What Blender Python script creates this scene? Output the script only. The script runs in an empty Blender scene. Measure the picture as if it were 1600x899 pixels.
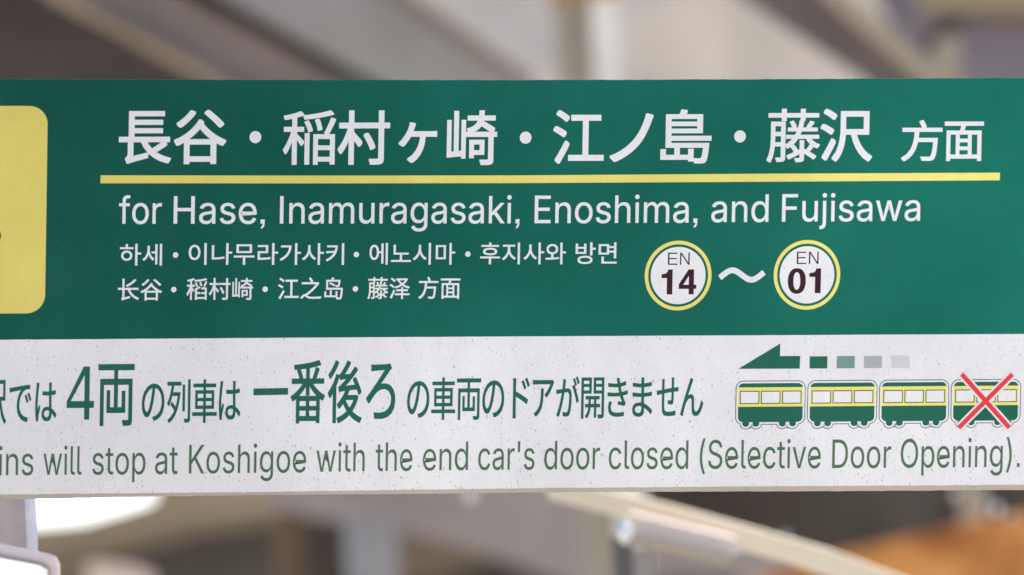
import bpy, math, random
from mathutils import Vector, Matrix
random.seed(7)

# ------------------------------------------------------------------ scene, camera, light, exposure
scene = bpy.context.scene
C = scene.collection
K = 0.75                       # metres per 1600 picture widths of sign face
D = 12.0 * K                   # camera distance, metres
FPX = 1600 * 12.0              # focal length in 1600-wide pixels
AZ, EL, ROLL = math.radians(-16.55), math.radians(-4.39), math.radians(1.0)   # camera seen from the sign's own frame
TILT = math.radians(14.0)      # the sign leans forward, towards people below it
SIGN = Matrix.Translation((0, 0, 3.0)) @ Matrix.Rotation(TILT, 4, 'X')

pos_l = Vector((math.sin(AZ)*math.cos(EL), -math.cos(AZ)*math.cos(EL), -math.sin(EL))) * D
fw = -pos_l.normalized()
rt = fw.cross(Vector((0, 0, 1))).normalized()
up = rt.cross(fw)
R_ = rt*math.cos(ROLL) + up*math.sin(ROLL)
U_ = -rt*math.sin(ROLL) + up*math.cos(ROLL)
cam_rot = Matrix((R_, U_, -fw)).transposed().to_4x4()
CAMM = SIGN @ (Matrix.Translation(pos_l) @ cam_rot)
cd = bpy.data.cameras.new('camera')
cam = bpy.data.objects.new('camera', cd); C.objects.link(cam)
cam.matrix_world = CAMM
cd.sensor_width = 36.0
cd.lens = 36.0 * FPX / 1600
cd.clip_start = 0.1; cd.clip_end = 600
cd.dof.use_dof = True
cd.dof.focus_distance = D
APER = 0.042
cd.dof.aperture_fstop = cd.lens/1000/APER
scene.camera = cam

SUN_EL, SUN_AZ = math.radians(46), math.radians(38)    # azimuth clockwise from +Y (north); the sun stands behind the sign, which is seen from its shaded side
w = bpy.data.worlds.new('World'); scene.world = w; w.use_nodes = True
nt = w.node_tree; nt.nodes.clear()
sky = nt.nodes.new('ShaderNodeTexSky'); sky.sky_type = 'NISHITA'; sky.sun_disc = False
sky.sun_elevation = SUN_EL; sky.sun_rotation = SUN_AZ; sky.air_density = 1.0; sky.dust_density = 3.0; sky.ozone_density = 1.0
bg = nt.nodes.new('ShaderNodeBackground'); bg.inputs['Strength'].default_value = 0.12
wo = nt.nodes.new('ShaderNodeOutputWorld')
nt.links.new(sky.outputs[0], bg.inputs[0]); nt.links.new(bg.outputs[0], wo.inputs[0])
sl = bpy.data.lights.new('sun', 'SUN'); sl.energy = 3.0; sl.angle = math.radians(.5); sl.color = (1.0, 0.95, 0.88)
so = bpy.data.objects.new('sun', sl); C.objects.link(so)
sdir = Vector((math.sin(SUN_AZ)*math.cos(SUN_EL), math.cos(SUN_AZ)*math.cos(SUN_EL), math.sin(SUN_EL)))
so.rotation_euler = sdir.to_track_quat('Z', 'Y').to_euler(); so.location = sdir*50

vs = scene.view_settings
vs.view_transform = 'Standard'; vs.look = 'None'; vs.exposure = 1.5; vs.gamma = 1.0; vs.use_curve_mapping = False
scene.cycles.max_bounces = 6
scene.cycles.use_denoising = True

# ------------------------------------------------------------------ coordinate helpers
def face(x, y):
    """picture position of a mark -> metres on the sign's face (its own X, Z)"""
    d = fw + R_*((x-800)/FPX) - U_*((y-449.5)/FPX)
    t = -pos_l.y/d.y
    q = pos_l + d*t
    return q.x, q.z
def frame(x, y):
    """axis-aligned local frame on the face: origin and metres per picture pixel"""
    a = face(x, y); b = face(x+1, y); c = face(x, y+1)
    return a[0], a[1], b[0]-a[0], a[1]-c[1]
def away(x, y, d):
    """a point of the station behind the sign, d metres down the line of sight"""
    return CAMM @ Vector(((x-800)/FPX*d, -(y-449.5)/FPX*d, -d))

# ------------------------------------------------------------------ materials
def srgb(r, g, b):
    f = lambda c: (c/255/12.92) if c/255 <= .04045 else ((c/255+.055)/1.055)**2.4
    return (f(r), f(g), f(b), 1)
def mat(name, col, rough=.6, spec=.3, metal=0, noise=None, bump=0, col2=None, scale=6, emit=0):
    m = bpy.data.materials.new(name); m.use_nodes = True
    n = m.node_tree.nodes; l = m.node_tree.links; b = n['Principled BSDF']
    b.inputs['Roughness'].default_value = rough; b.inputs['Specular IOR Level'].default_value = spec
    b.inputs['Metallic'].default_value = metal
    col = tuple(col)+((1,) if len(col) == 3 else ())
    c2 = col2 or tuple(c*.72 for c in col[:3])+(1,)
    tc = n.new('ShaderNodeTexCoord'); nz = n.new('ShaderNodeTexNoise'); nz.inputs['Scale'].default_value = scale
    nz.inputs['Detail'].default_value = 5
    l.new(tc.outputs['Object'], nz.inputs['Vector'])
    cr = n.new('ShaderNodeValToRGB'); cr.color_ramp.elements[0].position = .35; cr.color_ramp.elements[1].position = .7
    cr.color_ramp.elements[0].color = tuple(c2)[:3]+(1,); cr.color_ramp.elements[1].color = col
    l.new(nz.outputs['Fac'], cr.inputs[0]); l.new(cr.outputs[0], b.inputs['Base Color'])
    if bump:
        bp = n.new('ShaderNodeBump'); bp.inputs['Strength'].default_value = bump; bp.inputs['Distance'].default_value = .01
        l.new(nz.outputs['Fac'], bp.inputs['Height']); l.new(bp.outputs[0], b.inputs['Normal'])
    if emit:
        b.inputs['Emission Color'].default_value = col; b.inputs['Emission Strength'].default_value = emit
    return m

def weather_group():
    """old print: fading in soft clouds, fine grain, splashes of grime as small slanted specks"""
    g = bpy.data.node_groups.new('weathered_print', 'ShaderNodeTree')
    g.interface.new_socket('Color', in_out='INPUT', socket_type='NodeSocketColor')
    g.interface.new_socket('Bleached', in_out='INPUT', socket_type='NodeSocketColor')
    g.interface.new_socket('Specks', in_out='INPUT', socket_type='NodeSocketFloat')
    g.interface.new_socket('Fade', in_out='INPUT', socket_type='NodeSocketFloat')
    g.interface.new_socket('Color', in_out='OUTPUT', socket_type='NodeSocketColor')
    g.interface.new_socket('Height', in_out='OUTPUT', socket_type='NodeSocketFloat')
    n = g.nodes; l = g.links
    gi = n.new('NodeGroupInput'); go = n.new('NodeGroupOutput')
    tc = n.new('ShaderNodeTexCoord')
    def math_(op, a, b=None, c=None, clamp=False):
        m = n.new('ShaderNodeMath'); m.operation = op; m.use_clamp = clamp
        for i, v in enumerate((a, b, c)):
            if v is None: continue
            if isinstance(v, (int, float)): m.inputs[i].default_value = v
            else: l.new(v, m.inputs[i])
        return m.outputs[0]
    def noise(scale, detail, rough=.5, vec=None):
        q = n.new('ShaderNodeTexNoise'); q.inputs['Scale'].default_value = scale; q.inputs['Detail'].default_value = detail
        q.inputs['Roughness'].default_value = rough
        l.new(vec or tc.outputs['Object'], q.inputs['Vector']); return q.outputs['Fac']
    def specks(scale, rot, sx, lim, off):
        mp = n.new('ShaderNodeMapping'); mp.inputs['Rotation'].default_value = (0, rot, 0); mp.inputs['Scale'].default_value = (sx, 1, 1)
        mp.inputs['Location'].default_value = off
        l.new(tc.outputs['Object'], mp.inputs['Vector'])
        sp = n.new('ShaderNodeSeparateXYZ'); cb = n.new('ShaderNodeCombineXYZ')
        l.new(mp.outputs[0], sp.inputs[0]); l.new(sp.outputs['X'], cb.inputs['X']); l.new(sp.outputs['Z'], cb.inputs['Y'])
        wob = n.new('ShaderNodeTexNoise'); wob.inputs['Scale'].default_value = 900; l.new(cb.outputs[0], wob.inputs['Vector'])
        mx = n.new('ShaderNodeMix'); mx.data_type = 'VECTOR'; mx.inputs[0].default_value = .0016
        l.new(cb.outputs[0], mx.inputs[4]); l.new(wob.outputs['Color'], mx.inputs[5])
        v = n.new('ShaderNodeTexVoronoi'); v.voronoi_dimensions = '2D'; v.inputs['Scale'].default_value = scale
        l.new(mx.outputs[1], v.inputs['Vector'])
        sc = n.new('ShaderNodeSeparateColor'); l.new(v.outputs['Color'], sc.inputs[0])
        r = math_('MULTIPLY', math_('POWER', sc.outputs[0], 4.0), lim)      # mostly tiny, a few larger
        k = math_('SUBTRACT', r, v.outputs['Distance'])
        k = math_('MULTIPLY', k, 14.0, clamp=True)
        k = math_('MULTIPLY', k, math_('MULTIPLY_ADD', sc.outputs[2], .8, .1))
        return k, sc.outputs[1]
    s1, h1 = specks(130, .6, 1.7, .17, (0, 0, 0))
    s2, h2 = specks(330, .9, 2.4, .34, (3.1, 0, 1.7))
    sx_ = n.new('ShaderNodeSeparateXYZ'); l.new(tc.outputs['Object'], sx_.inputs[0])
    cloud = noise(7, 4, .6)
    patch = noise(38, 3)
    m1 = math_('MULTIPLY', s1, math_('MULTIPLY_ADD', cloud, 2.4, -.35, clamp=True))
    m2 = math_('MULTIPLY', s2, math_('MULTIPLY_ADD', patch, 3.4, -1.0, clamp=True))
    m = math_('MULTIPLY', math_('MAXIMUM', m1, m2), gi.outputs['Specks'], clamp=True)
    # more splashes towards the lower edge, where rain drips hang
    low = math_('MULTIPLY_ADD', sx_.outputs['Z'], -3.2, .28, clamp=True)
    m = math_('MULTIPLY', m, math_('MULTIPLY_ADD', low, .75, .3), clamp=True)
    # faint run marks
    rm = n.new('ShaderNodeMapping'); rm.inputs['Scale'].default_value = (1, 1, .12); rm.inputs['Rotation'].default_value = (0, .25, 0)
    l.new(tc.outputs['Object'], rm.inputs['Vector'])
    run = noise(120, 5, .65, rm.outputs[0])
    grain = noise(1300, 2, .7)
    gr = math_('MULTIPLY', math_('MULTIPLY_ADD', grain, .30, .85), math_('MULTIPLY_ADD', run, .09, .955))
    cl = math_('MULTIPLY_ADD', cloud, .34, .83)
    streak = noise(60, 3, .6)
    mul = math_('MULTIPLY', math_('MULTIPLY', gr, cl), math_('MULTIPLY_ADD', streak, .10, .95))
    # light growing from left to right is put into the colour, mixed with bleaching
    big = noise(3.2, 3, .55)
    light_age = math_('ADD', math_('MULTIPLY_ADD', sx_.outputs['X'], 1.1, .52), math_('MULTIPLY_ADD', big, 1.1, -.55), clamp=True)
    mul = math_('MULTIPLY', mul, math_('MULTIPLY_ADD', light_age, .22, .83))
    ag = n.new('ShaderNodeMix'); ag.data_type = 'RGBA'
    l.new(light_age, ag.inputs[0]); l.new(gi.outputs['Color'], ag.inputs[6]); l.new(gi.outputs['Bleached'], ag.inputs[7])
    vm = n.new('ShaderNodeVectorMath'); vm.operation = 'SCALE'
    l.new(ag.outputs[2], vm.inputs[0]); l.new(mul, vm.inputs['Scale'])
    # chalky fading
    fd = n.new('ShaderNodeMix'); fd.data_type = 'RGBA'; fd.inputs[7].default_value = (.5, .52, .52, 1)
    l.new(math_('MULTIPLY', math_('MULTIPLY_ADD', cloud, 1.6, -.4, clamp=True), gi.outputs['Fade']), fd.inputs[0])
    l.new(vm.outputs[0], fd.inputs[6])
    dirt = n.new('ShaderNodeMix'); dirt.data_type = 'RGBA'
    dirt.inputs[6].default_value = (.10, .085, .08, 1); dirt.inputs[7].default_value = (.22, .07, .07, 1)
    l.new(math_('MULTIPLY_ADD', h1, 4, -2.6, clamp=True), dirt.inputs[0])
    fin = n.new('ShaderNodeMix'); fin.data_type = 'RGBA'
    l.new(m, fin.inputs[0]); l.new(fd.outputs[2], fin.inputs[6]); l.new(dirt.outputs[2], fin.inputs[7])
    l.new(fin.outputs[2], go.inputs['Color']); l.new(math_('ADD', grain, m), go.inputs['Height'])
    return g
WG = weather_group()
def print_mat(name, col, specks=1.0, fade=.0, rough=.6, spec=.12, lit_bleached=None):
    m = bpy.data.materials.new(name); m.use_nodes = True
    n = m.node_tree.nodes; l = m.node_tree.links; b = n['Principled BSDF']
    b.inputs['Roughness'].default_value = rough; b.inputs['Specular IOR Level'].default_value = spec
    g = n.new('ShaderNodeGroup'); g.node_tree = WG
    g.inputs['Color'].default_value = tuple(col)[:3]+(1,); g.inputs['Bleached'].default_value = tuple(lit_bleached or col)[:3]+(1,); g.inputs['Specks'].default_value = specks; g.inputs['Fade'].default_value = fade
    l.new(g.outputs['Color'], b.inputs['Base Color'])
    bp = n.new('ShaderNodeBump'); bp.inputs['Strength'].default_value = .12; bp.inputs['Distance'].default_value = .0004
    l.new(g.outputs['Height'], bp.inputs['Height']); l.new(bp.outputs[0], b.inputs['Normal'])
    return m
GREEN = print_mat('green_vinyl', (.0015, .080, .061), .55, .015, lit_bleached=(.007, .168, .119), spec=.06)
WHITE = print_mat('white_board_face', (.81, .79, .80), 1.0)
WPRINT = print_mat('white_lettering', (.82, .81, .82), .6)
YELL = print_mat('yellow_vinyl', (.74, .62, .155), .35, lit_bleached=(.88, .80, .22))
DKTXT = print_mat('dark_maroon_lettering', (.045, .014, .022), .2)
GTXT = print_mat('green_lettering', (.010, .125, .080), .25, .03)
OTXT = print_mat('faded_green_lettering', (.070, .150, .080), .4, .06)
OLIVE = print_mat('olive_outline', (.085, .10, .03), .2)
OUTL = print_mat('thin_grey_green_outline', (.07, .12, .10), .2)
RED = print_mat('red_vinyl', (.80, .055, .065), .3)
SQ = [print_mat('green_square_print', (.018, .15, .09), .3), print_mat('pale_teal_print', (.20, .31, .28), .4),
      print_mat('pale_grey_print', (.42, .45, .45), .4), print_mat('faint_grey_print', (.62, .62, .65), .4)]
LIP = print_mat('board_edge_foam', (.50, .43, .37), .9, rough=.8)

# ------------------------------------------------------------------ object helpers
def tag(o, label=None, cat=None, group=None, kind=None):
    if label: o['label'] = label
    if cat: o['category'] = cat
    if group: o['group'] = group
    if kind: o['kind'] = kind
    return o
def mesh_obj(name, verts, faces, m, parent=None, smooth=False):
    me = bpy.data.meshes.new(name); me.from_pydata([tuple(v) for v in verts], [], faces); me.update()
    me.materials.append(m)
    if smooth:
        for p in me.polygons: p.use_smooth = True
    o = bpy.data.objects.new(name, me); C.objects.link(o)
    if parent: o.parent = parent
    return o
def empty(name, mtx, label, cat, group=None):
    o = bpy.data.objects.new(name, None); C.objects.link(o); o.matrix_world = mtx
    o.empty_display_size = .1
    return tag(o, label, cat, group)

# ------------------------------------------------------------------ THE SIGN
sign = empty('station_sign', SIGN, 'long green and white direction sign with Japanese, English, Korean and Chinese lettering', 'sign')
L1, L2, L3, L4 = -.00008, -.00014, -.0002, -.00026       # print layers, towards the viewer

def plate(name, outline, m, parent, y0, y1):
    """closed plate from a face outline (X,Z pairs), front at y0, back at y1"""
    nn = len(outline)
    vv = [(x, y0, z) for x, z in outline]+[(x, y1, z) for x, z in outline]
    area = sum(outline[i][0]*outline[(i+1) % nn][1]-outline[(i+1) % nn][0]*outline[i][1] for i in range(nn))
    f = list(range(nn)); b = list(range(2*nn-1, nn-1, -1))
    sides = [(i, nn+i, nn+(i+1) % nn, (i+1) % nn) for i in range(nn)]
    if area < 0:
        f = f[::-1]; b = b[::-1]; sides = [s[::-1] for s in sides]
    return mesh_obj(name, vv, [f, b]+sides, m, parent)
def edge(pts, x0, x1, step, jit, rnd):
    """an edge running along the sign: interpolates picture heights, a little ragged"""
    out = []; x = x0
    while x < x1+.1:
        if x <= pts[0][0]: a, b = pts[0], pts[1]
        elif x >= pts[-1][0]: a, b = pts[-2], pts[-1]
        else:
            for i in range(len(pts)-1):
                if pts[i][0] <= x <= pts[i+1][0]: a, b = pts[i], pts[i+1]; break
        y = a[1]+(b[1]-a[1])*(x-a[0])/(b[0]-a[0]) + rnd.uniform(-jit, jit)
        out.append(face(x, y)); x += step
    return out
rnd = random.Random(3)
XL, XR = -900, 1720
top = [(-900, 121), (0, 123.7), (400, 125), (800, 125.4), (1200, 124), (1600, 122), (1720, 121.5)]
mid = [(-900, 540.5), (0, 531.2), (400, 528.3), (800, 525.9), (1200, 524), (1600, 522.1), (1720, 521.5)]
bot = [(-900, 790), (0, 773), (400, 769), (800, 763.3), (1200, 760.2), (1600, 757.8), (1720, 757)]
lip = [(-900, 800), (0, 781), (250, 776), (400, 773.8), (650, 772), (850, 769.8), (1050, 768.6), (1300, 767.8), (1600, 765.8), (1720, 765)]
te = edge(top, XL, XR, 10, .35, rnd)
me_ = edge(mid, XL, XR, 20, .12, rnd)
be = edge(bot, XL, XR, 10, .35, rnd)
le = edge(lip, XL, XR, 10, .3, rnd)
plate('green_panel', te+me_[::-1], GREEN, sign, 0, .0004)
plate('white_panel', me_+be[::-1], WHITE, sign, 0, .0004)
tb = [(x, z-.004) for x, z in te]
plate('backing_board', tb+le[::-1], LIP, sign, .0005, .020)

# ---- lettering
# outlines of a plain grotesque alphabet, capital height 509 units: advance width, closed loops
ALPHABET = eval("""{"'":[206,[[74,310,69,509,137,509,132,310]]],'(':[273,[[89,207,92,264,101,324,107,354,122,413,142,468,153,494,164,517,177,539,236,539,223,512,201,457,191,428,174,370,161,313,157,28
5,154,258,151,207,156,138,165,91,179,42,188,16,209,-38,236,-96,177,-96,156,-59,124,16,111,55,102,93,95,131,90,169]]],')':[273,[[37,-96,52,-66,76,-9,95,44,108,93,117,139,120,162,122
,207,121,232,116,285,112,313,99,370,73,457,62,485,37,539,97,539,121,494,142,441,151,413,167,354,178,293,181,264,184,207,183,168,178,130,171,92,161,53,149,15,134,-22,117,-59,97,-96]
]],',':[188,[[50,74,124,74,124,6,117,-42,96,-76,60,-96,60,-66,80,-48,88,-18,88,0,50,0]]],'.':[188,[[54,0,124,0,124,70,54,70]]],'D':[502,[[219,0,96,0,96,57,215,57,244,58,272,63,296,
70,318,81,337,94,354,110,368,128,379,149,388,172,394,198,398,226,399,255,398,285,394,312,388,337,379,361,368,381,354,399,338,415,320,428,299,438,275,446,249,450,221,452,93,452,93,5
09,225,509,261,507,294,501,325,492,353,478,377,461,399,441,418,418,433,391,446,361,455,329,460,293,462,255,460,217,455,181,446,149,433,119,417,92,398,68,376,48,351,31,322,17,291,8,
256,2],[125,509,125,0,60,0,60,509]]],'E':[419,[[60,0,60,509,372,509,372,452,125,452,125,286,355,286,355,229,125,229,125,57,375,57,375,0]]],'F':[410,[[60,0,60,509,369,509,369,452,12
5,452,125,278,346,278,346,221,125,221,125,0]]],'H':[517,[[60,0,60,509,125,509,125,289,392,289,392,509,457,509,457,0,392,0,392,232,125,232,125,0]]],'I':[300,[[31,0,31,57,118,57,118,
452,31,452,31,509,269,509,269,452,183,452,183,57,269,57,269,0]]],'K':[467,[[104,145,104,216,139,261,174,303,364,509,448,509,231,276,228,276],[60,0,60,509,125,509,124,225,125,193,12
5,0],[372,0,188,259,228,309,449,0]]],'O':[533,[[267,-7,235,-5,205,1,177,11,150,25,126,42,105,63,86,88,70,115,57,146,48,179,42,215,40,254,42,293,48,329,57,362,70,393,86,421,105,445,
126,466,150,484,177,498,205,508,235,514,267,516,299,514,329,508,357,498,384,484,408,466,429,445,448,421,464,393,477,362,486,329,491,293,493,254,491,215,486,179,477,146,464,115,448,
88,429,63,408,42,384,25,357,11,329,1,299,-5],[267,53,289,54,310,59,330,66,349,76,367,89,383,105,396,123,408,144,418,168,425,194,429,223,430,254,429,286,425,314,418,341,408,365,396,
386,383,404,367,420,349,433,330,443,310,450,289,454,267,456,245,454,223,450,203,443,184,433,167,420,151,404,137,385,125,364,116,340,109,314,105,285,103,254,105,223,109,194,116,168,
125,144,137,123,151,105,167,89,184,76,203,66,223,59,245,54]]],'S':[447,[[224,-9,197,-8,149,1,128,9,108,19,91,31,76,45,64,60,54,77,46,96,41,115,38,137,104,137,110,110,123,88,142,71,
166,59,194,52,224,49,257,52,286,60,311,74,329,92,341,114,346,139,342,161,332,179,316,193,296,205,245,222,184,239,154,249,128,260,105,274,86,289,71,307,60,326,54,348,52,372,58,413,7
5,448,87,463,102,476,119,488,138,498,158,506,180,511,227,516,275,511,296,505,316,498,351,476,377,449,394,415,401,378,337,378,326,412,302,437,286,447,267,453,247,457,225,459,194,456
,167,448,145,435,129,418,118,398,115,376,119,352,131,334,148,319,169,308,212,293,264,279,312,264,336,252,359,238,379,220,395,198,405,171,408,139,403,99,386,64,374,48,360,34,343,21,
302,2,278,-4,252,-8]]],'a':[389,[[160,-9,126,-5,94,5,68,22,48,45,35,73,30,108,34,138,43,161,58,179,78,193,100,203,125,211,178,220,234,227,265,235,276,255,273,279,267,297,256,311,24
0,322,220,329,196,331,171,329,149,322,118,301,100,274,41,291,57,322,79,346,104,364,133,375,163,382,194,384,239,379,263,372,286,360,306,343,322,320,333,290,337,251,337,0,277,0,277,5
2,272,52,252,25,236,12,215,1,190,-6],[170,45,202,49,228,59,248,74,263,93,272,115,276,138,276,190,259,182,231,176,175,168,134,159,117,150,103,139,95,124,92,105,94,87,102,72,114,61,1
30,52,149,47]]],'c':[396,[[207,-8,182,-7,159,-2,137,6,117,16,98,30,82,46,68,64,56,85,46,108,40,133,36,159,34,187,36,216,40,243,46,268,56,291,68,312,82,330,98,346,117,360,137,371,15
9,378,182,383,207,384,234,383,260,377,284,368,305,356,324,341,340,322,353,301,362,277,303,262,290,289,270,311,242,325,207,330,173,325,145,310,124,287,108,258,99,224,96,187,99,151,1
08,117,124,89,145,66,173,51,207,46,243,52,271,66,292,89,304,117,363,102,354,78,341,56,325,37,306,21,285,9,261,-1,235,-6]]],'d':[424,[[195,-8,172,-7,151,-2,130,5,111,16,94,29,79,45,
66,64,55,84,46,108,39,133,35,160,34,189,35,218,39,245,46,270,55,293,66,313,79,332,95,347,112,361,131,371,151,378,173,383,196,384,228,381,253,373,272,360,287,346,306,319,311,319,311
,509,372,509,372,0,313,0,313,59,307,59,287,31,272,17,252,4,227,-5],[205,47,236,51,263,65,284,86,299,115,309,150,312,189,309,229,300,263,284,291,263,312,237,325,205,330,172,325,145,
311,124,290,108,261,99,227,96,189,99,151,109,117,124,88,145,66,172,51]]],'e':[404,[[212,-8,185,-7,161,-2,138,6,117,16,98,30,82,46,68,64,56,85,46,108,40,132,35,159,34,187,35,215,39,
242,46,267,55,290,67,311,81,329,97,346,115,359,135,370,157,378,180,383,205,384,236,382,266,374,294,361,319,341,341,315,357,282,368,242,370,219,371,169,75,169,75,221,338,221,310,202
,307,237,298,269,283,294,263,314,237,326,205,330,173,326,146,313,125,294,109,270,99,241,96,211,96,178,100,139,110,106,128,80,151,61,179,50,212,46,234,48,254,53,271,61,285,73,297,88
,306,105,365,91,353,63,335,39,311,19,283,4,249,-5]]],'f':[254,[[228,379,228,327,6,327,6,379],[81,0,81,432,84,461,96,486,113,505,135,519,161,527,187,530,222,527,243,521,227,468,215,
472,195,474,171,470,154,460,145,443,142,419,142,0]]],'g':[425,[[207,-151,168,-148,134,-140,105,-127,82,-110,64,-91,51,-69,101,-41,122,-66,136,-78,154,-88,178,-95,207,-97,249,-92,28
2,-75,304,-47,311,-6,311,68,306,68,287,41,272,28,252,16,227,8,195,5,173,6,152,10,132,17,113,27,95,39,80,53,55,90,46,112,39,136,35,163,34,191,35,220,39,246,46,271,55,293,66,314,80,3
32,95,347,112,361,131,371,152,378,173,383,196,384,228,382,253,373,273,360,288,346,308,319,313,319,313,379,372,379,372,-9,371,-32,367,-54,360,-73,350,-90,324,-117,291,-136,271,-142,
251,-147,229,-150],[205,59,237,63,264,75,285,95,300,121,309,154,312,193,309,231,300,264,285,291,264,312,237,325,205,330,172,325,145,312,124,290,109,262,99,229,96,193,99,155,109,123
,124,96,145,76,172,63]]],'h':[410,[[114,227,114,0,53,0,53,509,114,509,114,287,102,287,112,312,124,332,137,349,152,362,187,379,227,384,264,380,295,369,321,349,341,321,348,304,353,28
5,356,264,357,240,357,0,296,0,296,235,290,275,273,304,246,323,210,329,184,326,161,317,141,303,126,283,117,257]]],'i':[167,[[53,0,53,379,114,379,114,0],[84,443,67,446,54,455,44,468,
41,483,44,499,54,512,67,521,84,524,100,521,114,512,123,499,126,483,123,468,114,455,100,446]]],'j':[167,[[53,379,114,379,114,-30,111,-63,102,-90,86,-113,65,-129,37,-139,4,-143,-10,-
143,-10,-87,2,-87,25,-83,40,-72,50,-54,53,-29],[83,443,67,446,53,455,44,468,41,483,44,499,53,512,67,521,83,524,100,521,114,512,123,499,126,483,123,468,114,455,100,446]]],'k':[381,[
[110,137,110,212,121,212,284,379,360,379,184,199,177,199],[53,0,53,509,114,509,114,0],[294,0,148,186,191,229,372,0]]],'l':[189,[[139,-2,101,3,74,20,58,47,53,84,53,509,114,509,114,9
9,115,77,120,62,130,54,146,52,170,54,181,3,162,-1]]],'m':[610,[[53,0,53,379,112,379,112,295,108,295,118,323,132,346,151,363,172,376,195,384,219,386,257,380,287,361,309,331,321,295,
312,295,322,321,337,343,357,361,381,375,407,383,437,386,468,383,497,372,522,354,541,328,553,296,557,255,557,0,496,0,496,254,490,289,473,313,447,326,419,330,395,328,374,320,358,307,
345,290,338,270,335,247,335,0,274,0,274,260,269,288,253,311,229,326,199,330,178,328,158,320,140,307,126,289,117,266,114,238,114,0]]],'n':[410,[[114,227,114,0,53,0,53,379,112,379,11
2,287,102,287,112,312,124,332,137,349,152,362,187,379,227,384,264,380,295,369,321,349,341,321,348,304,353,285,356,264,357,240,357,0,296,0,296,235,290,275,273,304,246,323,210,329,18
4,326,161,317,141,303,126,283,117,257]]],'o':[415,[[207,-8,182,-7,159,-2,137,6,117,16,98,30,82,46,68,64,56,85,46,108,40,133,36,159,34,187,36,216,40,243,46,268,56,291,68,312,82,330,
98,346,117,360,137,371,159,378,182,383,207,384,233,383,256,378,278,371,299,360,317,346,333,330,347,312,359,291,369,268,376,243,380,216,381,187,380,159,376,133,369,108,359,85,347,64
,333,46,317,30,299,16,278,6,256,-2,233,-7],[207,46,242,51,270,66,292,89,307,117,316,151,319,187,316,224,307,258,292,287,270,310,242,325,207,330,173,325,145,310,124,287,108,258,99,2
24,96,187,99,151,108,117,124,89,145,66,173,51]]],'p':[424,[[53,-143,53,379,112,379,112,319,118,319,137,346,152,360,171,373,197,381,229,384,252,383,274,378,294,371,313,361,330,347,3
45,332,359,313,370,293,379,270,385,245,389,218,390,189,389,160,385,133,379,108,370,84,359,64,346,45,330,29,313,16,294,5,274,-2,252,-7,229,-8,198,-5,173,4,153,17,138,31,118,59,114,5
9,114,-143],[220,47,253,51,279,66,301,88,316,117,325,151,328,189,325,227,316,261,301,290,280,311,253,325,220,330,188,325,161,312,140,291,125,263,116,229,113,189,116,150,125,115,140
,86,162,65,188,51]]],'r':[259,[[53,0,53,379,112,379,112,321,115,321,130,347,152,367,181,380,213,385,243,384,243,322,207,326,182,323,159,315,140,301,126,284,117,262,114,237,114,0]]]
,'s':[365,[[182,-8,145,-5,112,3,84,18,62,38,45,63,36,94,94,107,105,79,124,60,150,49,181,45,217,50,244,62,262,81,268,103,265,121,254,136,237,147,212,155,149,170,125,177,104,186,87,1
96,72,208,53,237,47,274,51,305,65,332,87,354,115,370,149,381,187,384,223,381,254,372,279,358,299,339,314,316,324,290,268,277,258,298,243,316,219,328,187,333,156,329,131,317,114,299
,109,277,112,258,124,243,144,232,172,223,254,202,275,194,292,183,306,171,325,142,331,107,326,75,312,47,290,24,260,6,223,-5]]],'t':[227,[[204,379,204,327,6,327,6,379],[65,471,126,47
1,126,98,128,76,136,61,150,53,170,50,185,51,202,54,213,2,192,-3,168,-4,145,-3,125,2,107,10,92,21,72,52,65,93]]],'u':[410,[[182,-5,146,-1,115,11,89,31,69,59,62,76,57,95,54,116,53,13
9,53,379,114,379,114,144,119,105,137,75,164,56,200,50,226,53,249,62,268,77,283,97,293,122,296,153,296,379,357,379,357,0,298,0,298,92,307,92,297,67,286,47,272,30,257,17,222,0]]],'v'
:[389,[[163,0,17,379,84,379,165,155,187,87,206,21,184,21,224,155,305,379,371,379,226,0]]],'w':[567,[[138,0,23,379,87,379,154,137,175,41,165,41,186,135,206,214,252,379,316,379,362,2
14,382,136,402,41,391,41,413,135,480,379,545,379,429,0,368,0,319,172,277,338,291,338,263,225,199,0]]]}""".replace('\n', ''))
ALPHABET['I'] = [206, [[70, 0, 136, 0, 136, 509, 70, 509]]]
BOLD = {'1': [380, [[150, 0, 262, 0, 262, 509, 172, 509, 158, 458, 118, 425, 40, 412, 40, 335, 150, 335]]],
        '4': [380, [[212, 0, 315, 0, 315, 112, 365, 112, 365, 196, 315, 196, 315, 509, 205, 509, 12, 210, 12, 112, 212, 112], [212, 196, 98, 196, 212, 378]]],
        '3': [380, [[12, 150, 118, 150, 130, 100, 180, 78, 225, 90, 248, 140, 238, 200, 190, 222, 145, 224, 145, 300, 190, 304, 228, 325, 236, 370, 215, 410, 180, 424, 140, 410, 124, 360, 24, 360,
                     40, 440, 95, 495, 180, 512, 270, 494, 326, 440, 338, 372, 315, 305, 272, 270, 330, 230, 355, 145, 330, 60, 265, 5, 180, -10, 90, 8, 30, 70]]]}
def ring_loop(cx, cy, rx, ry, pw, n=36):
    o = []
    for i in range(n):
        a = 2*math.pi*i/n; c, s_ = math.cos(a), math.sin(a)
        o += [cx+rx*math.copysign(abs(c)**pw, c), cy+ry*math.copysign(abs(s_)**pw, s_)]
    return o
BOLD['0'] = [380, [ring_loop(180, 252, 172, 264, .88), ring_loop(180, 252, 66, 180, .88)]]
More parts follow.
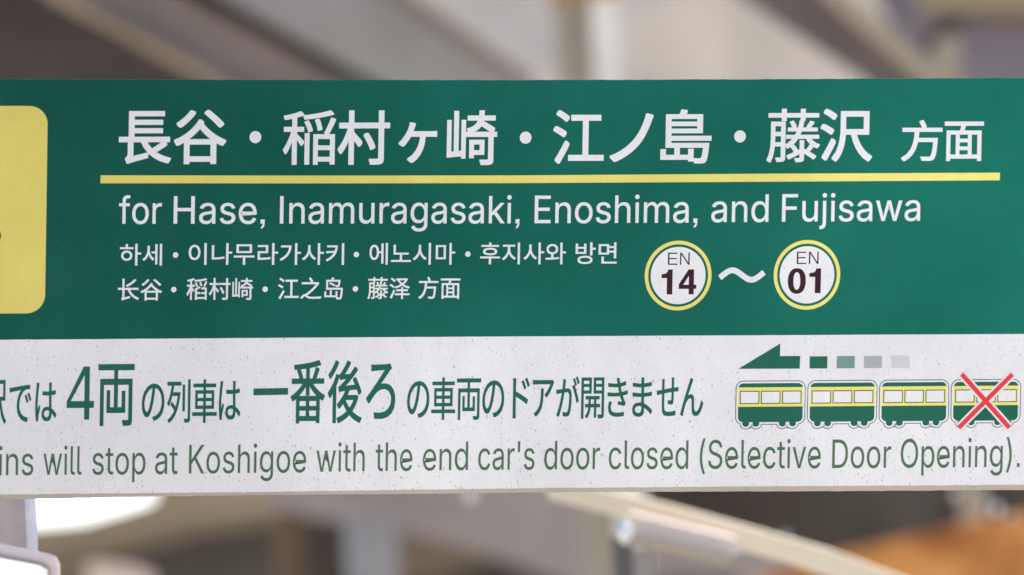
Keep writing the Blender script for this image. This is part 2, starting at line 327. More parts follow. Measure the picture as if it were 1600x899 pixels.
LIGHT = {'E': [440, [[0, 0, 345, 0, 345, 50, 54, 50, 54, 238, 315, 238, 315, 286, 54, 286, 54, 459, 338, 459, 338, 509, 0, 509]]],
         'N': [400, [[0, 0, 48, 0, 48, 425, 296, 0, 350, 0, 350, 509, 302, 509, 302, 84, 54, 509, 0, 509]]]}
NARROW4 = {'4': [380, [[230, 0, 294, 0, 294, 112, 350, 112, 350, 178, 294, 178, 294, 509, 218, 509, 12, 178, 12, 112, 230, 112], [230, 178, 62, 178, 230, 428]]]}
_cache = {}
def fill(loops):
    """closed loops -> flat faces, inner loops left open as holes"""
    cu = bpy.data.curves.new('t', 'CURVE'); cu.dimensions = '2D'; cu.fill_mode = 'BOTH'
    for l in loops:
        sp = cu.splines.new('POLY'); n = len(l)//2; sp.points.add(n-1)
        for i in range(n): sp.points[i].co = (l[2*i]/100, l[2*i+1]/100, 0, 1)
        sp.use_cyclic_u = True
    o = bpy.data.objects.new('t', cu); C.objects.link(o)
    m = bpy.data.meshes.new_from_object(o.evaluated_get(bpy.context.evaluated_depsgraph_get()))
    vv = [(v.co.x*100, v.co.y*100) for v in m.vertices]; ff = [tuple(p_.vertices) for p_ in m.polygons]
    bpy.data.objects.remove(o); bpy.data.curves.remove(cu); bpy.data.meshes.remove(m)
    return vv, ff
_glyphs = {}
def area2(l):
    n = len(l)//2
    return sum(l[2*i]*l[(2*i+3) % (2*n)]-l[(2*i+2) % (2*n)]*l[2*i+1] for i in range(n))
def letter(font, ch):
    """strokes that overlap are filled one by one, a hair apart; counters stay open"""
    k = (id(font), ch)
    if k not in _glyphs:
        L = sorted(font[ch][1], key=lambda l: -abs(area2(l))); sg = area2(L[0]) > 0
        outer = [l for l in L if (area2(l) > 0) == sg or font is not ALPHABET and l is L[0]]
        if font is not ALPHABET: outer = L[:1]
        holes = [l for l in L if not any(l is q for q in outer)]
        vv = []; ff = []
        for j, l in enumerate(outer):
            g, t = fill([l]+(holes if j == 0 else [])); b = len(vv)
            vv += [(x, y, j) for x, y in g]; ff += [tuple(b+i for i in q) for q in t]
        _glyphs[k] = (vv, ff)
    return _glyphs[k]
def glyph(text, font=None):
    k = (text, id(font))
    if k not in _cache:
        if font is not None:
            vv = []; ff = []; pen = 0
            for ch in text:
                adv = font[ch][0]; g, t = letter(font, ch); b = len(vv)
                vv += [((x+pen)/509, y/509, j) for x, y, j in g]; ff += [tuple(b+i for i in q) for q in t]; pen += adv
        else:
            cu = bpy.data.curves.new('t', 'FONT'); cu.body = text; cu.size = 1; cu.resolution_u = 5
            o = bpy.data.objects.new('t', cu); C.objects.link(o)
            dg = bpy.context.evaluated_depsgraph_get()
            m = bpy.data.meshes.new_from_object(o.evaluated_get(dg))
            vv = [(v.co.x, v.co.y, 0) for v in m.vertices]; ff = [tuple(p.vertices) for p in m.polygons]
            bpy.data.objects.remove(o); bpy.data.curves.remove(cu); bpy.data.meshes.remove(m)
        _cache[k] = (vv, ff, min(v[0] for v in vv), max(v[0] for v in vv), min(v[1] for v in vv), max(v[1] for v in vv))
    return _cache[k]
class Print:
    """collects flat shapes lying on the sign's face into one part"""
    def __init__(s): s.v = []; s.f = []
    def add(s, vv, ff, y):
        b = len(s.v); s.v += [(q[0], y-(q[2]*1.7e-6 if len(q) > 2 else 0), q[1]) for q in vv]; s.f += [tuple(b+i for i in f) for f in ff]
    def heavy(s, q, ff, y, r, sz, rx=None):
        """r: how much bolder, picture pixels"""
        s.add(q, ff, y)
        if r > 0:
            for i in range(8):
                ux, uz = ((1, 1), (-1, 1), (1, -1), (-1, -1), (1, 0), (-1, 0), (0, 1), (0, -1))[i]; dx, dz = ux*.88*r*sz*(rx or 1), uz*.88*r*sz
                s.add([(x+dx, z+dz, j) for x, z, j in q], ff, y-(i+1)*5e-6)
    def box_text(s, text, x0, x1, y0, y1, r, y=L1, font=None, rx=None):
        vv, ff, a, b, c, d = glyph(text, font)
        xm, ym = (x0+x1)/2, (y0+y1)/2
        ox, oz, sx, sz = frame(xm, ym)
        W = x1-x0-2*r*(rx or 1); H = y1-y0-2*r
        q = [(ox+((v[0]-a)/(b-a)-.5)*W*sx, oz+((v[1]-c)/(d-c)-.5)*H*sz, v[2]) for v in vv]
        s.heavy(q, ff, y, r, sz, rx)
    def line_text(s, text, x0, x1, b0, b1, em, r, y=L1, font=None):
        vv, ff, a, b, c, d = glyph(text, font)
        ax, az = face(x0+r, b0-r); bx, bz = face(x1-r, b1-r); sz = frame((x0+x1)/2, b0)[3]
        q = []
        for vx, vy, j in vv:
            t = (vx-a)/(b-a); q.append((ax+(bx-ax)*t, az+(bz-az)*t+vy*em*sz, j))
        s.heavy(q, ff, y, r, sz)
    def disc(s, x, y, rx, rz, n=40, lay=L1, hole=0):
        ox, oz, sx, sz = frame(x, y)
        pt = lambda r: [(ox+math.cos(2*math.pi*i/n)*rx*r*sz, oz+math.sin(2*math.pi*i/n)*rz*r*sz) for i in range(n)]
        if hole:
            s.add(pt(1)+pt(hole), [(i, (i+1) % n, n+(i+1) % n, n+i) for i in range(n)], lay)
        else: s.add(pt(1), [list(range(n))], lay)
    def poly(s, pts, lay=L1): s.add([face(*p) for p in pts], [list(range(len(pts)))], lay)
    def local(s, anchor, pts, lay=L1):
        ox, oz, sx, sz = frame(*anchor)
        s.add([(ox+(x-anchor[0])*sx, oz-(y-anchor[1])*sz) for x, y in pts], [list(range(len(pts)))], lay)
    def build(s, name, m, parent, thick=.00035):
        o = mesh_obj(name, s.v, s.f, m, parent)
        # faces must look towards -Y
        me = o.data
        bad = [p for p in me.polygons if p.normal.y > 0]
        for p in bad: p.flip()
        me.update()
        return o

for ch, x0, x1, y0, y1 in (('長', 185.5, 268, 173.5, 256.5), ('谷', 271.5, 354, 171.5, 257), ('稲', 442, 525, 172.5, 258), ('村', 527.5, 609.5, 172.5, 258),
    ('ヶ', 622.5, 683, 191, 255), ('崎', 698, 777, 172.5, 258.5), ('江', 864, 944, 172, 256.5), ('ノ', 952.5, 1021, 177, 253.5), ('島', 1032, 1112, 171, 256),
    ('藤', 1198, 1281.7, 170, 254.5), ('沢', 1281.5, 1363.5, 170, 253)):
    p = Print(); p.box_text(ch, x0, x1, y0, y1, .9 if ch in '藤稲' else 1.45); p.build('japanese_character', WPRINT, sign)
for x, y in ((399, 214.5), (821.2, 215.3), (1156.2, 213.4)):
    p = Print(); p.disc(x, y, 9.5, 9.5); p.build('separator_dot', WPRINT, sign)
for ch, x0, x1, y0, y1 in (('方', 1408, 1472.5, 187.5, 252.5), ('面', 1475.5, 1537, 190, 252)):
    p = Print(); p.box_text(ch, x0, x1, y0, y1, .9); p.build('japanese_character', WPRINT, sign)

p = Print(); p.poly([(157, 274.2), (500, 274.6), (800, 274.3), (1200, 271.6), (1562.5, 270), (1562, 282), (1200, 284.2), (800, 286.4), (500, 286.8), (157, 286.6)])
p.build('yellow_rule', YELL, sign)

for t, x0, x1, b0, b1 in (('for', 185.5, 252.5, 350, 350), ('Hase,', 271, 413.5, 349.8, 349.8), ('Inamuragasaki,', 437, 811.5, 349.7, 349.3),
                          ('Enoshima,', 835, 1089.5, 349.1, 348.2), ('and', 1111, 1200.5, 347.4, 347), ('Fujisawa', 1221.5, 1437.5, 346.7, 345.3)):
    p = Print(); p.line_text(t, x0, x1, b0, b1, 42.6, .25, font=ALPHABET); p.build('english_word', WPRINT, sign)

KE = 33.5/.905
for t, x0, x1, b in (('하세', 187, 253, 412.3), ('이나무라가사키', 294.5, 537.5, 411.3), ('에노시마', 577, 711, 411), ('후지사와', 750, 884, 410.4), ('방면', 899, 963.5, 410)):
    p = Print(); p.line_text(t, x0, x1, b, b, KE, .3); p.build('korean_word', WPRINT, sign)
for x, y in ((274.3, 398.7), (556.8, 398), (731, 397.3), (271.5, 452.7), (414.3, 452.2), (555.3, 451.7)):
    p = Print(); p.disc(x, y, 4.4, 4.4, 20); p.build('separator_dot', WPRINT, sign)
CE = 33.5/.91
for t, x0, x1, b in (('长谷', 184, 253, 467), ('稻村崎', 291, 395, 466), ('江之岛', 434, 535.5, 465.3), ('藤泽', 574, 640, 464.7), ('方面', 653.5, 719, 464.4)):
    p = Print(); p.line_text(t, x0, x1, b, b, CE, .3); p.build('chinese_word', WPRINT, sign)

# station number badges
for cx, cy, num, nx0, nx1, ny0, ny1, ex0, ex1, ey0, ey1 in ((1059.6, 430.8, '14', 1033.5, 1088, 421.3, 460.3, 1043.7, 1077.5, 395, 414),
                                                            (1260.9, 429.7, '01', 1231, 1282.5, 419.2, 459.3, 1245, 1279, 393.5, 412.7)):
    d = Print(); d.disc(cx, cy, 44.8, 44.8, 72, L1); badge = d.build('number_badge', WPRINT, sign)
    d = Print(); d.disc(cx, cy, 54.5, 54.5, 72, L1, hole=.895); d.build('yellow_ring', YELL, badge)
    d = Print(); d.box_text('EN', ex0, ex1, ey0, ey1, 0, L2, font=LIGHT); d.build('line_code', DKTXT, badge)
    d = Print(); d.box_text(num, nx0, nx1, ny0, ny1, 0, L2, font=BOLD); d.build('station_number', DKTXT, badge)
# wave dash between them
d = Print(); ox, oz, sx, sz = frame(1159.2, 430); n = 40; vv = []
cl = []
for i in range(n+1):
    t = i/n; cl.append(((t-.5)*69*sx, 8.0*sz*math.sin((t*1.12-.06)*2*math.pi)+ .6*sz*(t-.5)*4))
for i in range(n+1):
    a = cl[max(i-1, 0)]; b = cl[min(i+1, n)]; tx, tz = b[0]-a[0], b[1]-a[1]; q = math.hypot(tx, tz); h = 4.5*sz
    vv += [(ox+cl[i][0]-tz/q*h, oz+cl[i][1]+tx/q*h), (ox+cl[i][0]+tz/q*h, oz+cl[i][1]-tx/q*h)]
d.add(vv, [(2*i, 2*i+1, 2*i+3, 2*i+2) for i in range(n)], L1); d.build('wave_dash', WPRINT, sign)

# yellow platform number block, mostly out of the frame
def rrect(x0, y0, x1, y1, r, n=10):
    o = []
    for cx, cy, a0 in ((x1-r, y0+r, -90), (x1-r, y1-r, 0), (x0+r, y1-r, 90), (x0+r, y0+r, 180)):
        for i in range(n+1):
            a = math.radians(a0+90*i/n); o.append((cx+r*math.cos(a), cy+r*math.sin(a)))
    return o
d = Print(); d.local((40, 328), rrect(-235, 165.8, 72.5, 490, 29)); blk = d.build('yellow_block', YELL, sign)
d = Print(); d.box_text('3', -118, 2.6, 235, 425, 0, L2, font=BOLD); d.build('platform_number', GTXT, blk)

# Japanese notice on the white panel
for ch, x0, x1, y0, y1 in (('駅', -27, 10, 594, 663), ('で', 14.5, 49, 601.5, 660), ('は', 55, 88.5, 598, 659), ('4', 104.5, 147, 573, 656), ('両', 153, 210, 569, 666),
    ('の', 221.5, 257, 599.5, 658), ('列', 261, 297.5, 593, 661.5), ('車', 300.5, 339, 593, 661), ('は', 342, 376, 595.5, 656.5), ('番', 454, 508, 563, 662),
    ('後', 512, 566, 563, 661.5), ('ろ', 572, 618, 568, 655), ('の', 636, 671, 595.5, 653.5), ('車', 674, 711.5, 590, 656.5), ('両', 713.5, 751.5, 591.5, 656.5),
    ('の', 753.5, 788, 594.5, 652.5), ('ド', 801, 827.5, 590.5, 654), ('ア', 832, 865.5, 593.5, 651.5), ('が', 869, 905.5, 588.5, 651.5), ('開', 908, 944, 590, 654.5),
    ('き', 949, 981, 590.5, 651.5), ('ま', 988, 1019.5, 590, 651.5), ('せ', 1026, 1060, 590, 650.5), ('ん', 1063, 1099, 590.5, 650.5)):
    p = Print()
    if ch == '4': p.box_text(ch, x0, x1, y0, y1, 0, font=NARROW4)
    else: p.box_text(ch, x0, x1, y0, y1, .9 if y0 < 580 else .5)
    p.build('notice_character', GTXT, sign)
p = Print(); p.local((423, 612), [(396, 607.2), (450, 606.6), (450, 617.2), (396, 617.8)])
p.build('notice_character', GTXT, sign)
for t, x0, x1, b0, b1 in (('ins', -2, 52, 743, 742.7), ('will', 67.5, 127.5, 742.3, 742), ('stop', 144, 227, 741.8, 741.2), ('at', 242, 277.5, 741, 740.7), ('Koshigoe', 295, 478, 740.2, 738.2),
    ('with', 494, 569.5, 737.6, 736.6), ('the', 586.5, 644, 736.3, 735.7), ('end', 660.5, 731, 735.4, 734.6), ("car's", 747, 835, 734.5, 734), ('door', 850, 937, 733.8, 733.3),
    ('closed', 951, 1075, 733.2, 732.8), ('(Selective', 1093, 1282, 732.6, 731.8), ('Door', 1300, 1392, 731.7, 731.3), ('Opening).', 1407, 1593, 731.1, 730)):
    p = Print(); p.line_text(t, x0, x1, b0, b1, 44.6, 0, font=ALPHABET); p.build('notice_word', OTXT, sign)

# direction arrow and its fading tail
p = Print(); p.poly([(1153.5, 576.6), (1219.2, 537), (1218.7, 556.6), (1250.2, 556.4), (1249.5, 576.2)]); p.build('arrow', GTXT, sign)
for (x0, x1, y0, y1), m in zip(((1265, 1292.7, 557, 576), (1307.3, 1335.5, 556.6, 575.6), (1349.8, 1378, 556.3, 575.4), (1392.5, 1421.5, 556, 575)), SQ):
    p = Print(); p.local(((x0+x1)/2, 566), [(x0, y0), (x1, y0), (x1, y1), (x0, y1)]); p.build('arrow_tail_square', m, sign)

# four train cars
def car_outline(g):
    """outer silhouette grown by g px: rounded body with four wheels under it"""
    x0, x1, y0, y1, r = 1153.2-g, 1254.3+g, 599-g, 659.7+g, 8+g
    o = []
    for cx, cy, a0, rr in ((x1-r, y0+r, -90, r), (x1-r, y1-r, 0, r)):
        for i in range(9):
            a = math.radians(a0+90*i/8); o.append((cx+rr*math.cos(a), cy+rr*math.sin(a)))
    for cx in (1238.8, 1222.8, 1181.6, 1165.6):
        rr = 5.4+g; cy = 661.6; a0 = math.asin(max(-1, min(1, (y1-cy)/rr)))
        if g > 3 and cx in (1222.8, 1165.6): pass
        for i in range(9):
            a = a0+(math.pi-2*a0)*i/8; x = cx+rr*math.cos(a); o.append((x, cy+rr*math.sin(a)))
    # neighbouring wheels meet half-way: clip the crossing
    for cx, cy, a0, rr in ((x0+r, y1-r, 90, r), (x0+r, y0+r, 180, r)):
        for i in range(9):
            a = math.radians(a0+90*i/8); o.append((cx+rr*math.cos(a), cy+rr*math.sin(a)))
    return o
def clipy(poly, ya, yb):
    def cut(P, f, y):
        out = []
        for i in range(len(P)):
            a, b = P[i], P[(i+1) % len(P)]; fa, fb = f(a[1]-y), f(b[1]-y)
            if fa: out.append(a)
            if fa != fb:
                t = (y-a[1])/(b[1]-a[1]); out.append((a[0]+(b[0]-a[0])*t, y))
        return out
    return cut(cut(poly, lambda d: d >= 0, ya), lambda d: d <= 0, yb)
for k in range(4):
    sh = lambda P: [(x+112.1*k, y-.75*k) for x, y in P]
    anchor = (1203+112.1*k, 632)
    d = Print(); d.local(anchor, sh(car_outline(4.1)), L1); car = d.build('train_picture', OUTL, sign)
    d = Print(); d.local(anchor, sh(car_outline(2.85)), L2); d.build('white_surround', WPRINT, car)
    body = car_outline(0)
    d = Print(); d.local(anchor, sh(clipy(body, 590, 605.3)), L3); d.local(anchor, sh(clipy(body, 635.6, 680)), L3); d.build('green_bodywork', GTXT, car)
    d = Print(); d.local(anchor, sh(clipy(body, 605.3, 635.6)), L3); d.build('yellow_band', YELL, car)
    for wx in (1155.7, 1188.6, 1221.6):
        e = 1.45
        d = Print(); d.local(anchor, sh([(wx, 610.8), (wx+30.4, 610.8), (wx+30.4, 631.2), (wx, 631.2)]), L4)
        d.build('window_frame', OLIVE, car)
        d = Print(); d.local(anchor, sh([(wx+e, 610.8+e), (wx+30.4-e, 610.8+e), (wx+30.4-e, 631.2-e), (wx+e, 631.2-e)]), L4-.00005)
        d.build('window', WPRINT, car)
def bar(P, Q, h, lay, pr):
    a = face(*P); b = face(*Q); sz = frame(*P)[3]; tx, tz = b[0]-a[0], b[1]-a[1]; q = math.hypot(tx, tz); nx, nz = -tz/q*h*sz, tx/q*h*sz
    pr.add([(a[0]+nx, a[1]+nz), (b[0]+nx, b[1]+nz), (b[0]-nx, b[1]-nz), (a[0]-nx, a[1]-nz)], [(0, 1, 2, 3)], lay)
d = Print(); bar((1502.9, 585.5), (1576.8, 668), 6.6, L4-.0001, d); bar((1581.4, 585.5), (1498.2, 668), 6.6, L4-.00012, d); cw = d.build('white_cross_border', WPRINT, sign)
d = Print(); bar((1502.6, 585), (1576.9, 668.5), 3.7, L4-.00018, d); bar((1581.6, 585), (1497.9, 668.5), 3.7, L4-.0002, d); d.build('red_cross', RED, sign)

# ------------------------------------------------------------------ THE STATION BEHIND (out of focus)
gnd = mesh_obj('ground', [(-300, -300, 0), (300, -300, 0), (300, 300, 0), (-300, 300, 0)], [(0, 1, 2, 3)],
               mat('pale_concrete', (.45, .41, .34), .9, .1, scale=.6, bump=.2))
tag(gnd, kind='structure')

view = (CAMM.to_3x3() @ Vector((0, 0, -1))).normalized()
def slab(name, pts, m, thick=.06, parent=None):
    """solid sheet through picture points (x, y, distance), with real thickness going away"""
    P = [away(*q) for q in pts]; n = len(P)
    nor = Vector((0, 0, 0))
    for i in range(n): nor += P[i].cross(P[(i+1) % n])
    nor.normalize()
    if nor.dot(view) < 0: nor = -nor
    vv = P+[q+nor*thick for q in P]
    fs = [list(range(n)), list(range(2*n-1, n-1, -1))]+[(i, n+i, n+(i+1) % n, (i+1) % n) for i in range(n)]
    o = mesh_obj(name, vv, fs, m, None)
    import bmesh
    bm = bmesh.new(); bm.from_mesh(o.data); bmesh.ops.recalc_face_normals(bm, faces=bm.faces); bm.to_mesh(o.data); bm.free()
    if parent: o.parent = parent
    return o
def beam(name, a, b, w_, h_, m, parent=None, upv=Vector((0, 0, 1))):
    """rectangular bar from a to b (world), w_ across, h_ along up"""
    t = (b-a).normalized(); s = t.cross(upv).normalized(); u = s.cross(t)
    vv = []
    for q in (a, b):
        for i, j in ((-1, -1), (1, -1), (1, 1), (-1, 1)): vv.append(q+s*(i*w_/2)+u*(j*h_/2))
    fs = [(0, 1, 2, 3), (7, 6, 5, 4)]+[(i, i+4, (i+1) % 4+4, (i+1) % 4) for i in range(4)]
    o = mesh_obj(name, vv, fs, m, parent)
    return o
def root(name, at, label, cat, group=None):
    return empty(name, Matrix.Translation(at), label, cat, group)
def adopt(o, r):
    """keep o where it is while making it a part of r"""
    inv = r.matrix_world.inverted()
    o.data.transform(inv); o.parent = r
    return o
def post(name, x, y_top, d, wpx, m, label, cat, depth=None, m2=None, group=None, rot=0):
    """upright square post standing on the ground, its top at picture height y_top"""
    P = away(x, y_top, d); wd = wpx/FPX*d; r = root(name, (P.x, P.y, 0), label, cat, group)
    r.rotation_euler = (0, 0, rot)
    h = P.z; a = wd/2; b = (depth or wd)/2
    vv = [(-a, -b, 0), (a, -b, 0), (a, b, 0), (-a, b, 0), (-a, -b, h), (a, -b, h), (a, b, h), (-a, b, h)]
    mesh_obj('shaft', vv, [(3, 2, 1, 0), (4, 5, 6, 7), (0, 1, 5, 4), (1, 2, 6, 5), (2, 3, 7, 6), (3, 0, 4, 7)], m, r)
    c = .02
    vv = [(-a-c, -b-c, 0), (a+c, -b-c, 0), (a+c, b+c, 0), (-a-c, b+c, 0), (-a-c, -b-c, .03), (a+c, -b-c, .03), (a+c, b+c, .03), (-a-c, b+c, .03)]
    mesh_obj('base_plate', vv, [(3, 2, 1, 0), (4, 5, 6, 7), (0, 1, 5, 4), (1, 2, 6, 5), (2, 3, 7, 6), (3, 0, 4, 7)], m, r)
    return r

def cm(name, r, g, b, k=1.25, **kw):
    c = srgb(r, g, b); v = [x*k*q for x, q in zip(c[:3], (1.03, 1.0, .95))]; f = min(1, .86/max(v)); return mat(name, tuple(x*f for x in v), **dict(dict(spec=.12, rough=.75), **kw))
m_dark = cm('dark_brown_boards', 70, 62, 60, scale=9)
m_web = cm('grey_purple_paint', 130, 119, 116, scale=7)
m_tan = cm('tan_painted_edge', 152, 132, 110, scale=9)
m_black = cm('black_pipe', 44, 38, 36)
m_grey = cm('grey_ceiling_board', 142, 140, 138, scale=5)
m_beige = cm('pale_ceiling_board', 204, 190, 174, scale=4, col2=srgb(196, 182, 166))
m_batten = cm('brown_batten', 128, 112, 100)
m_cream = cm('cream_paint', 228, 216, 194, scale=3)
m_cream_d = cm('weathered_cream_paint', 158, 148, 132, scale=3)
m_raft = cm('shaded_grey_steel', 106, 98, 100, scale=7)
m_violet = cm('violet_grey_board', 114, 109, 117, scale=6)
m_dkgrey = cm('charcoal_boards', 74, 70, 64, scale=5, col2=srgb(60, 50, 44))
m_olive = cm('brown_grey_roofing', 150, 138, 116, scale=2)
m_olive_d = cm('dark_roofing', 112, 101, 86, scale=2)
m_slab = cm('grey_slab_paint', 146, 138, 137, scale=5)
m_bluegrey = cm('blue_grey_paint', 142, 142, 145, scale=6)
m_brown = cm('brown_wood', 104, 84, 66, scale=5)
m_steel = cm('galvanised_steel', 182, 191, 216, k=1.3, scale=30)
m_orange = mat('orange_rust_sheet', srgb(220, 156, 92), .7, .1, col2=srgb(122, 58, 18), scale=11)
m_white = mat('white_paint', (.8, .8, .82), .65, .1)
m_pink = cm('pinkish_white_paint', 226, 210, 204, scale=4)

# far walls and ceiling, hung above and behind the platform
def part_root(name, x, y, d, label, cat, group=None):
    return root(name, away(x, y, d), label, cat, group)

r = part_root('ceiling', 900, 60, 20, 'pale board ceiling of the platform canopy filling the upper background', 'ceiling')
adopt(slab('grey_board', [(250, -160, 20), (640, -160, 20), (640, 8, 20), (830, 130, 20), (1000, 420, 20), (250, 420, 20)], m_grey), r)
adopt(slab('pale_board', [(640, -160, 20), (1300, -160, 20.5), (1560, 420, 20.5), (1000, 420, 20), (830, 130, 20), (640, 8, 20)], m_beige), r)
a, b = away(590, -30, 19.9), away(830, 133, 19.9); adopt(beam('batten', a, b, .02, .02, m_batten), r)

r = part_root('dark_gable', 100, 60, 18.5, 'dark brown boarding in the top left corner beside the sloping rafter', 'wall')
adopt(slab('boarding', [(-300, -160, 18.5), (30, -160, 18.5), (190, 22, 18.5), (460, 222, 18.5), (460, 500, 18.5), (-300, 500, 18.5)], m_dark), r)

def rafter(label, quad_web, quad_edge, line, d, mw, me2, group='sloping rafters under the canopy'):
    r = part_root('rafter', quad_web[0][0], quad_web[0][1], d, label, 'rafter', group)
    adopt(slab('web', [(x, y, d) for x, y in quad_web], mw, .05), r)
    adopt(slab('flange', [(x, y, d-.05) for x, y in quad_edge], me2, .04), r)
    if line:
        adopt(slab('pipe', [(x, y, d-.02) for x, y in line], m_black, .05), r)  # dark strip drawn along the rafter's upper edge
    return r
rafter('grey rafter with a black pipe along its upper edge, sloping down at upper left', [(-60, -120), (140, -120), (340, 10), (600, 150), (1100, 420), (700, 400), (330, 130), (90, 0)],
       [(-80, -120), (-52, -120), (110, -4), (350, 128), (720, 400), (690, 400), (328, 132), (84, 2)],
       [(120, -130), (170, -130), (352, 0), (585, 128), (1120, 420), (1080, 420), (548, 128), (300, 0)], 17.5, m_web, m_tan)
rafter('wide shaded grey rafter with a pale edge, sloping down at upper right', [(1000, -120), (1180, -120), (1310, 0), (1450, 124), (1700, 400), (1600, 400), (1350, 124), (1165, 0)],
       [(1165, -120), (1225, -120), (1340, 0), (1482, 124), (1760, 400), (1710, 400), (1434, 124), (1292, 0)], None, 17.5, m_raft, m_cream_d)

r = part_root('end_wall', 1560, 80, 21, 'violet grey boarding in the top right corner', 'wall')
adopt(slab('boarding', [(1250, -160, 21), (1900, -160, 21), (1900, 500, 21), (1450, 500, 21)], m_violet), r)
r = part_root('cross_beam', 1560, 10, 19, 'weathered cream cross beam with dark underside at the top right corner', 'beam')
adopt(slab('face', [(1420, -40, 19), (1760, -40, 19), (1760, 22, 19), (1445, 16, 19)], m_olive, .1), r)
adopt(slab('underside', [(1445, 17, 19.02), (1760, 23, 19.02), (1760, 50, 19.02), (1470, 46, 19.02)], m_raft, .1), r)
r = part_root('brace', 1470, 60, 18.8, 'short dark brown brace under the cross beam at upper right', 'brace')
adopt(slab('strut', [(1478, 22, 18.8), (1515, 30, 18.8), (1462, 84, 18.8), (1432, 78, 18.8)], m_dark, .05), r)
post('upright', 1478, 62, 18.6, 22, m_cream_d, 'slim tan upright standing below the brown brace at upper right', 'post', depth=.06)

P = away(912, -200, 18)
r = root('canopy_column', (P.x, P.y, 0), 'cream canopy column rising above the middle of the sign', 'column')
wd = 1/FPX*18
def boxpart(name, x0, x1, y0, y1, z0, z1, m, par):
    vv = [(x0, y0, z0), (x1, y0, z0), (x1, y1, z0), (x0, y1, z0), (x0, y0, z1), (x1, y0, z1), (x1, y1, z1), (x0, y1, z1)]
    return mesh_obj(name, vv, [(3, 2, 1, 0), (4, 5, 6, 7), (0, 1, 5, 4), (1, 2, 6, 5), (2, 3, 7, 6), (3, 0, 4, 7)], m, par)
boxpart('shaft', -34*wd, -4*wd, 0, .08, 0, P.z, m_cream_d, r)
boxpart('cover_strip', -4*wd, 38*wd, -.02, .06, 0, P.z, mat('pale_cream_paint', (.86, .82, .72), .7, .1, scale=8, col2=(.78, .73, .63)), r)  # right face of the square column, its brightness put into the colour
boxpart('collar', -36*wd, 42*wd, -.03, .1, away(912, 4, 18).z, away(912, -40, 18).z, cm('rusty_collar', 170, 130, 95), r)
boxpart('base_plate', -60*wd, 60*wd, -.1, .16, 0, .02, m_steel, r)

# lower half
r = part_root('dark_wall', 1200, 830, 24, 'dark charcoal boarded wall behind the cream beam, below the sign', 'wall')
adopt(slab('boarding', [(330, 700, 24), (1800, 700, 24), (1800, 1300, 24), (60, 1300, 24), (60, 852, 24), (200, 838, 24), (330, 800, 24)], m_dkgrey), r)
r = part_root('lower_roof', 260, 810, 22, 'brown grey roof slope under the bright gap at lower left', 'roof')
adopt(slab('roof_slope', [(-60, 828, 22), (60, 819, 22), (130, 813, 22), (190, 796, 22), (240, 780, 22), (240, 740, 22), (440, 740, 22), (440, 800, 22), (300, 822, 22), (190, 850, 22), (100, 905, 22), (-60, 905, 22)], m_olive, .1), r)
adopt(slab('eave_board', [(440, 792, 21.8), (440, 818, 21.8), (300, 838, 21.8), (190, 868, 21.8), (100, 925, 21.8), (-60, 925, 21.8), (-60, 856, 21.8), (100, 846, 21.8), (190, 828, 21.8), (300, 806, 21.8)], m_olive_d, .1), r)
r = part_root('grey_roof_slab', 700, 820, 20, 'broad grey roof slab sloping down behind the lower edge of the sign', 'roof')
adopt(slab('slab_face', [(395, 700, 20), (690, 700, 20), (900, 768, 20), (1160, 838, 20), (1330, 890, 20), (1480, 960, 20), (1200, 960, 20), (1150, 905, 20), (1000, 905, 20), (920, 930, 20), (820, 888, 20), (720, 852, 20), (612, 826, 20), (470, 806, 20), (415, 790, 20)], m_slab, .1), r)
r = part_root('timber_panel', 700, 890, 22.5, 'olive brown timber panel under the grey roof slab, right of the blue grey post', 'panel')
adopt(slab('panel_board', [(600, 780, 22.5), (900, 850, 22.5), (790, 868, 22.5), (700, 892, 22.5), (600, 915, 22.5)], m_olive_d, .05), r)
post('wooden_post', 449, 802, 19.4, 36, m_brown, 'brown wooden post below the sign, left of the blue grey post', 'post')
post('grey_post', 578, 806, 19.2, 66, m_bluegrey, 'broad blue grey post below the sign', 'post')
# cream beam with lamp housing
r = part_root('cream_beam', 1100, 820, 11.5, 'long cream painted beam sloping down to the right below the sign', 'beam')
adopt(slab('beam_face', [(845, 741, 11.5), (920, 760, 11.5), (1050, 791, 11.5), (1160, 821, 11.5), (1300, 861, 11.5), (1370, 888, 11.5), (1700, 1010, 11.5), (1680, 1032, 11.5), (1320, 912, 11.5), (1230, 880, 11.5), (1140, 855, 11.5), (960, 806, 11.5), (858, 780, 11.5)], m_cream, .06), r)
r = part_root('lamp_housing', 1060, 840, 11.4, 'pinkish white box lamp fixed under the cream beam', 'lamp')
adopt(slab('housing', [(985, 802, 11.4), (1150, 842, 11.4), (1158, 862, 11.4), (1145, 870, 11.4), (985, 836, 11.4)], m_pink, .08), r)
adopt(slab('lower_lip', [(985, 836, 11.38), (1145, 870, 11.38), (1138, 884, 11.38), (985, 851, 11.38)], m_cream_d, .08), r)
post('dark_post', 972, 840, 12, 26, cm('dark_grey_paint', 92, 88, 88), 'thin dark post below the small white lamp', 'post')
post('pale_pipe', 1001, 858, 12.2, 26, cm('pale_grey_paint', 142, 138, 132), 'pale grey pipe beside the thin dark post', 'pipe')

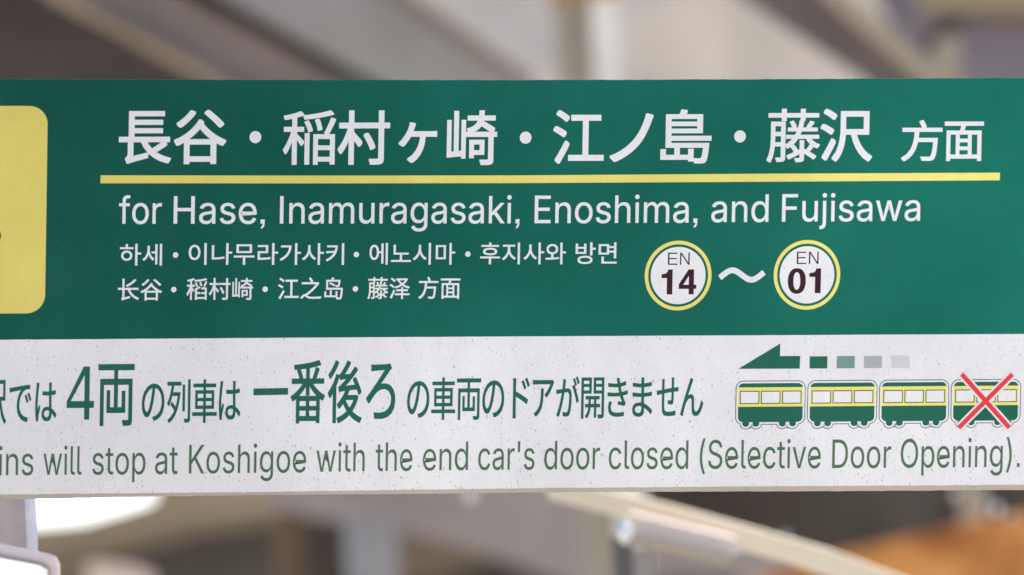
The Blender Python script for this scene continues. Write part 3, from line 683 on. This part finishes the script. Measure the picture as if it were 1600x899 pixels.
def ball(name, x, y, d, rp, m, label, cat, group=None):
    import bmesh
    bm = bmesh.new(); bmesh.ops.create_uvsphere(bm, u_segments=16, v_segments=10, radius=rp/FPX*d)
    bmesh.ops.create_cone(bm, cap_ends=True, segments=12, radius1=rp*.4/FPX*d, radius2=rp*.4/FPX*d, depth=rp*2.6/FPX*d)
    me = bpy.data.meshes.new(name); bm.to_mesh(me); bm.free(); me.materials.append(m)
    for p_ in me.polygons: p_.use_smooth = True
    o = bpy.data.objects.new(name, me); C.objects.link(o); o.location = away(x, y, d)
    return tag(o, label, cat, group)
ball('round_cap', 975, 832, 11.3, 14, m_white, 'round white cap on top of the thin dark post, beside the box lamp', 'cap')
ball('insulator', 735, 772, 15, 9, m_white, 'white insulator knob just under the lower edge of the sign at mid width', 'insulator', 'white insulator knobs')
for i, (x, y, q, t) in enumerate(((1493, 772, 5, 'white insulator knob left of the close pair, at lower right'), (1538, 787, 5, 'left knob of the close pair of white insulators, at lower right'),
                               (1557, 796, 7, 'brightest white insulator knob, above the orange sheet at lower right'), (1580, 808, 4, 'rightmost white insulator knob, above the orange sheet'),
                               (1227, 841, 5, 'white insulator knob on top of the cream beam'))):
    ball('insulator', x, y, 15.2, q, m_white, t, 'insulator', 'white insulator knobs')  # lower-right knobs are added to draw out-of-focus glints

r = part_root('orange_sheet', 1500, 860, 18, 'rusty orange sloping roof sheet at the lower right corner', 'roof')
adopt(slab('sheet', [(1180, 905, 18), (1330, 862, 18), (1440, 836, 18), (1530, 814, 18), (1640, 800, 18), (1900, 770, 18), (1900, 1200, 18), (1180, 1200, 18)], m_orange, .05), r)

# near post and lit sign box at lower left
P = away(18, 700, 9.3); k9 = 9.3/FPX
r = root('support_post', (P.x, P.y, 0), 'grey square steel post just behind the sign at lower left', 'post')
m_face = cm('grey_post_paint', 152, 152, 160, k=1.1, scale=30)
a = 40*k9
boxpart('shaft', -a, 17*k9, 0, .03, 0, P.z+.2, m_face, r)
boxpart('corner_strip', 17*k9, 37*k9, .003, .03, 0, P.z+.2, m_steel, r)  # right face of the same post, made brighter by its colour
r = part_root('lit_sign_box', 30, 900, 8.55, 'lit white sign box in a pale frame at the bottom left corner, nearest the camera', 'light box')
m_glow = mat('lit_acrylic', (1, 1, 1), .3, .4, emit=.45)
m_frame = cm('pale_pink_frame', 225, 213, 212, k=1, scale=20)
adopt(slab('frame', [(-260, 800, 8.55), (70, 867, 8.55), (84, 872, 8.55), (90, 884, 8.55), (90, 1150, 8.55), (-260, 1150, 8.55)], m_frame, .05), r)
adopt(slab('groove', [(-260, 816, 8.548), (66, 880, 8.548), (78, 888, 8.548), (78, 1150, 8.548), (-260, 1150, 8.548)], cm('beige_seal', 190, 174, 168, k=1), .001), r)
adopt(slab('inner_frame', [(-260, 819, 8.545), (62, 883, 8.545), (75, 890, 8.545), (75, 1150, 8.545), (-260, 1150, 8.545)], m_frame, .002), r)
adopt(slab('lit_panel', [(-260, 824, 8.54), (60, 886, 8.54), (70, 893, 8.54), (70, 1150, 8.54), (-260, 1150, 8.54)], m_glow, .003), r)
r = part_root('far_sign_box', 190, 890, 19, 'blurred pinkish white box beyond the lit sign box at the bottom left', 'light box')
adopt(slab('housing', [(136, 882, 19), (200, 887, 19), (236, 898, 19), (250, 1000, 19), (136, 1000, 19)], cm('dull_pink_paint', 205, 188, 180), .1), r)
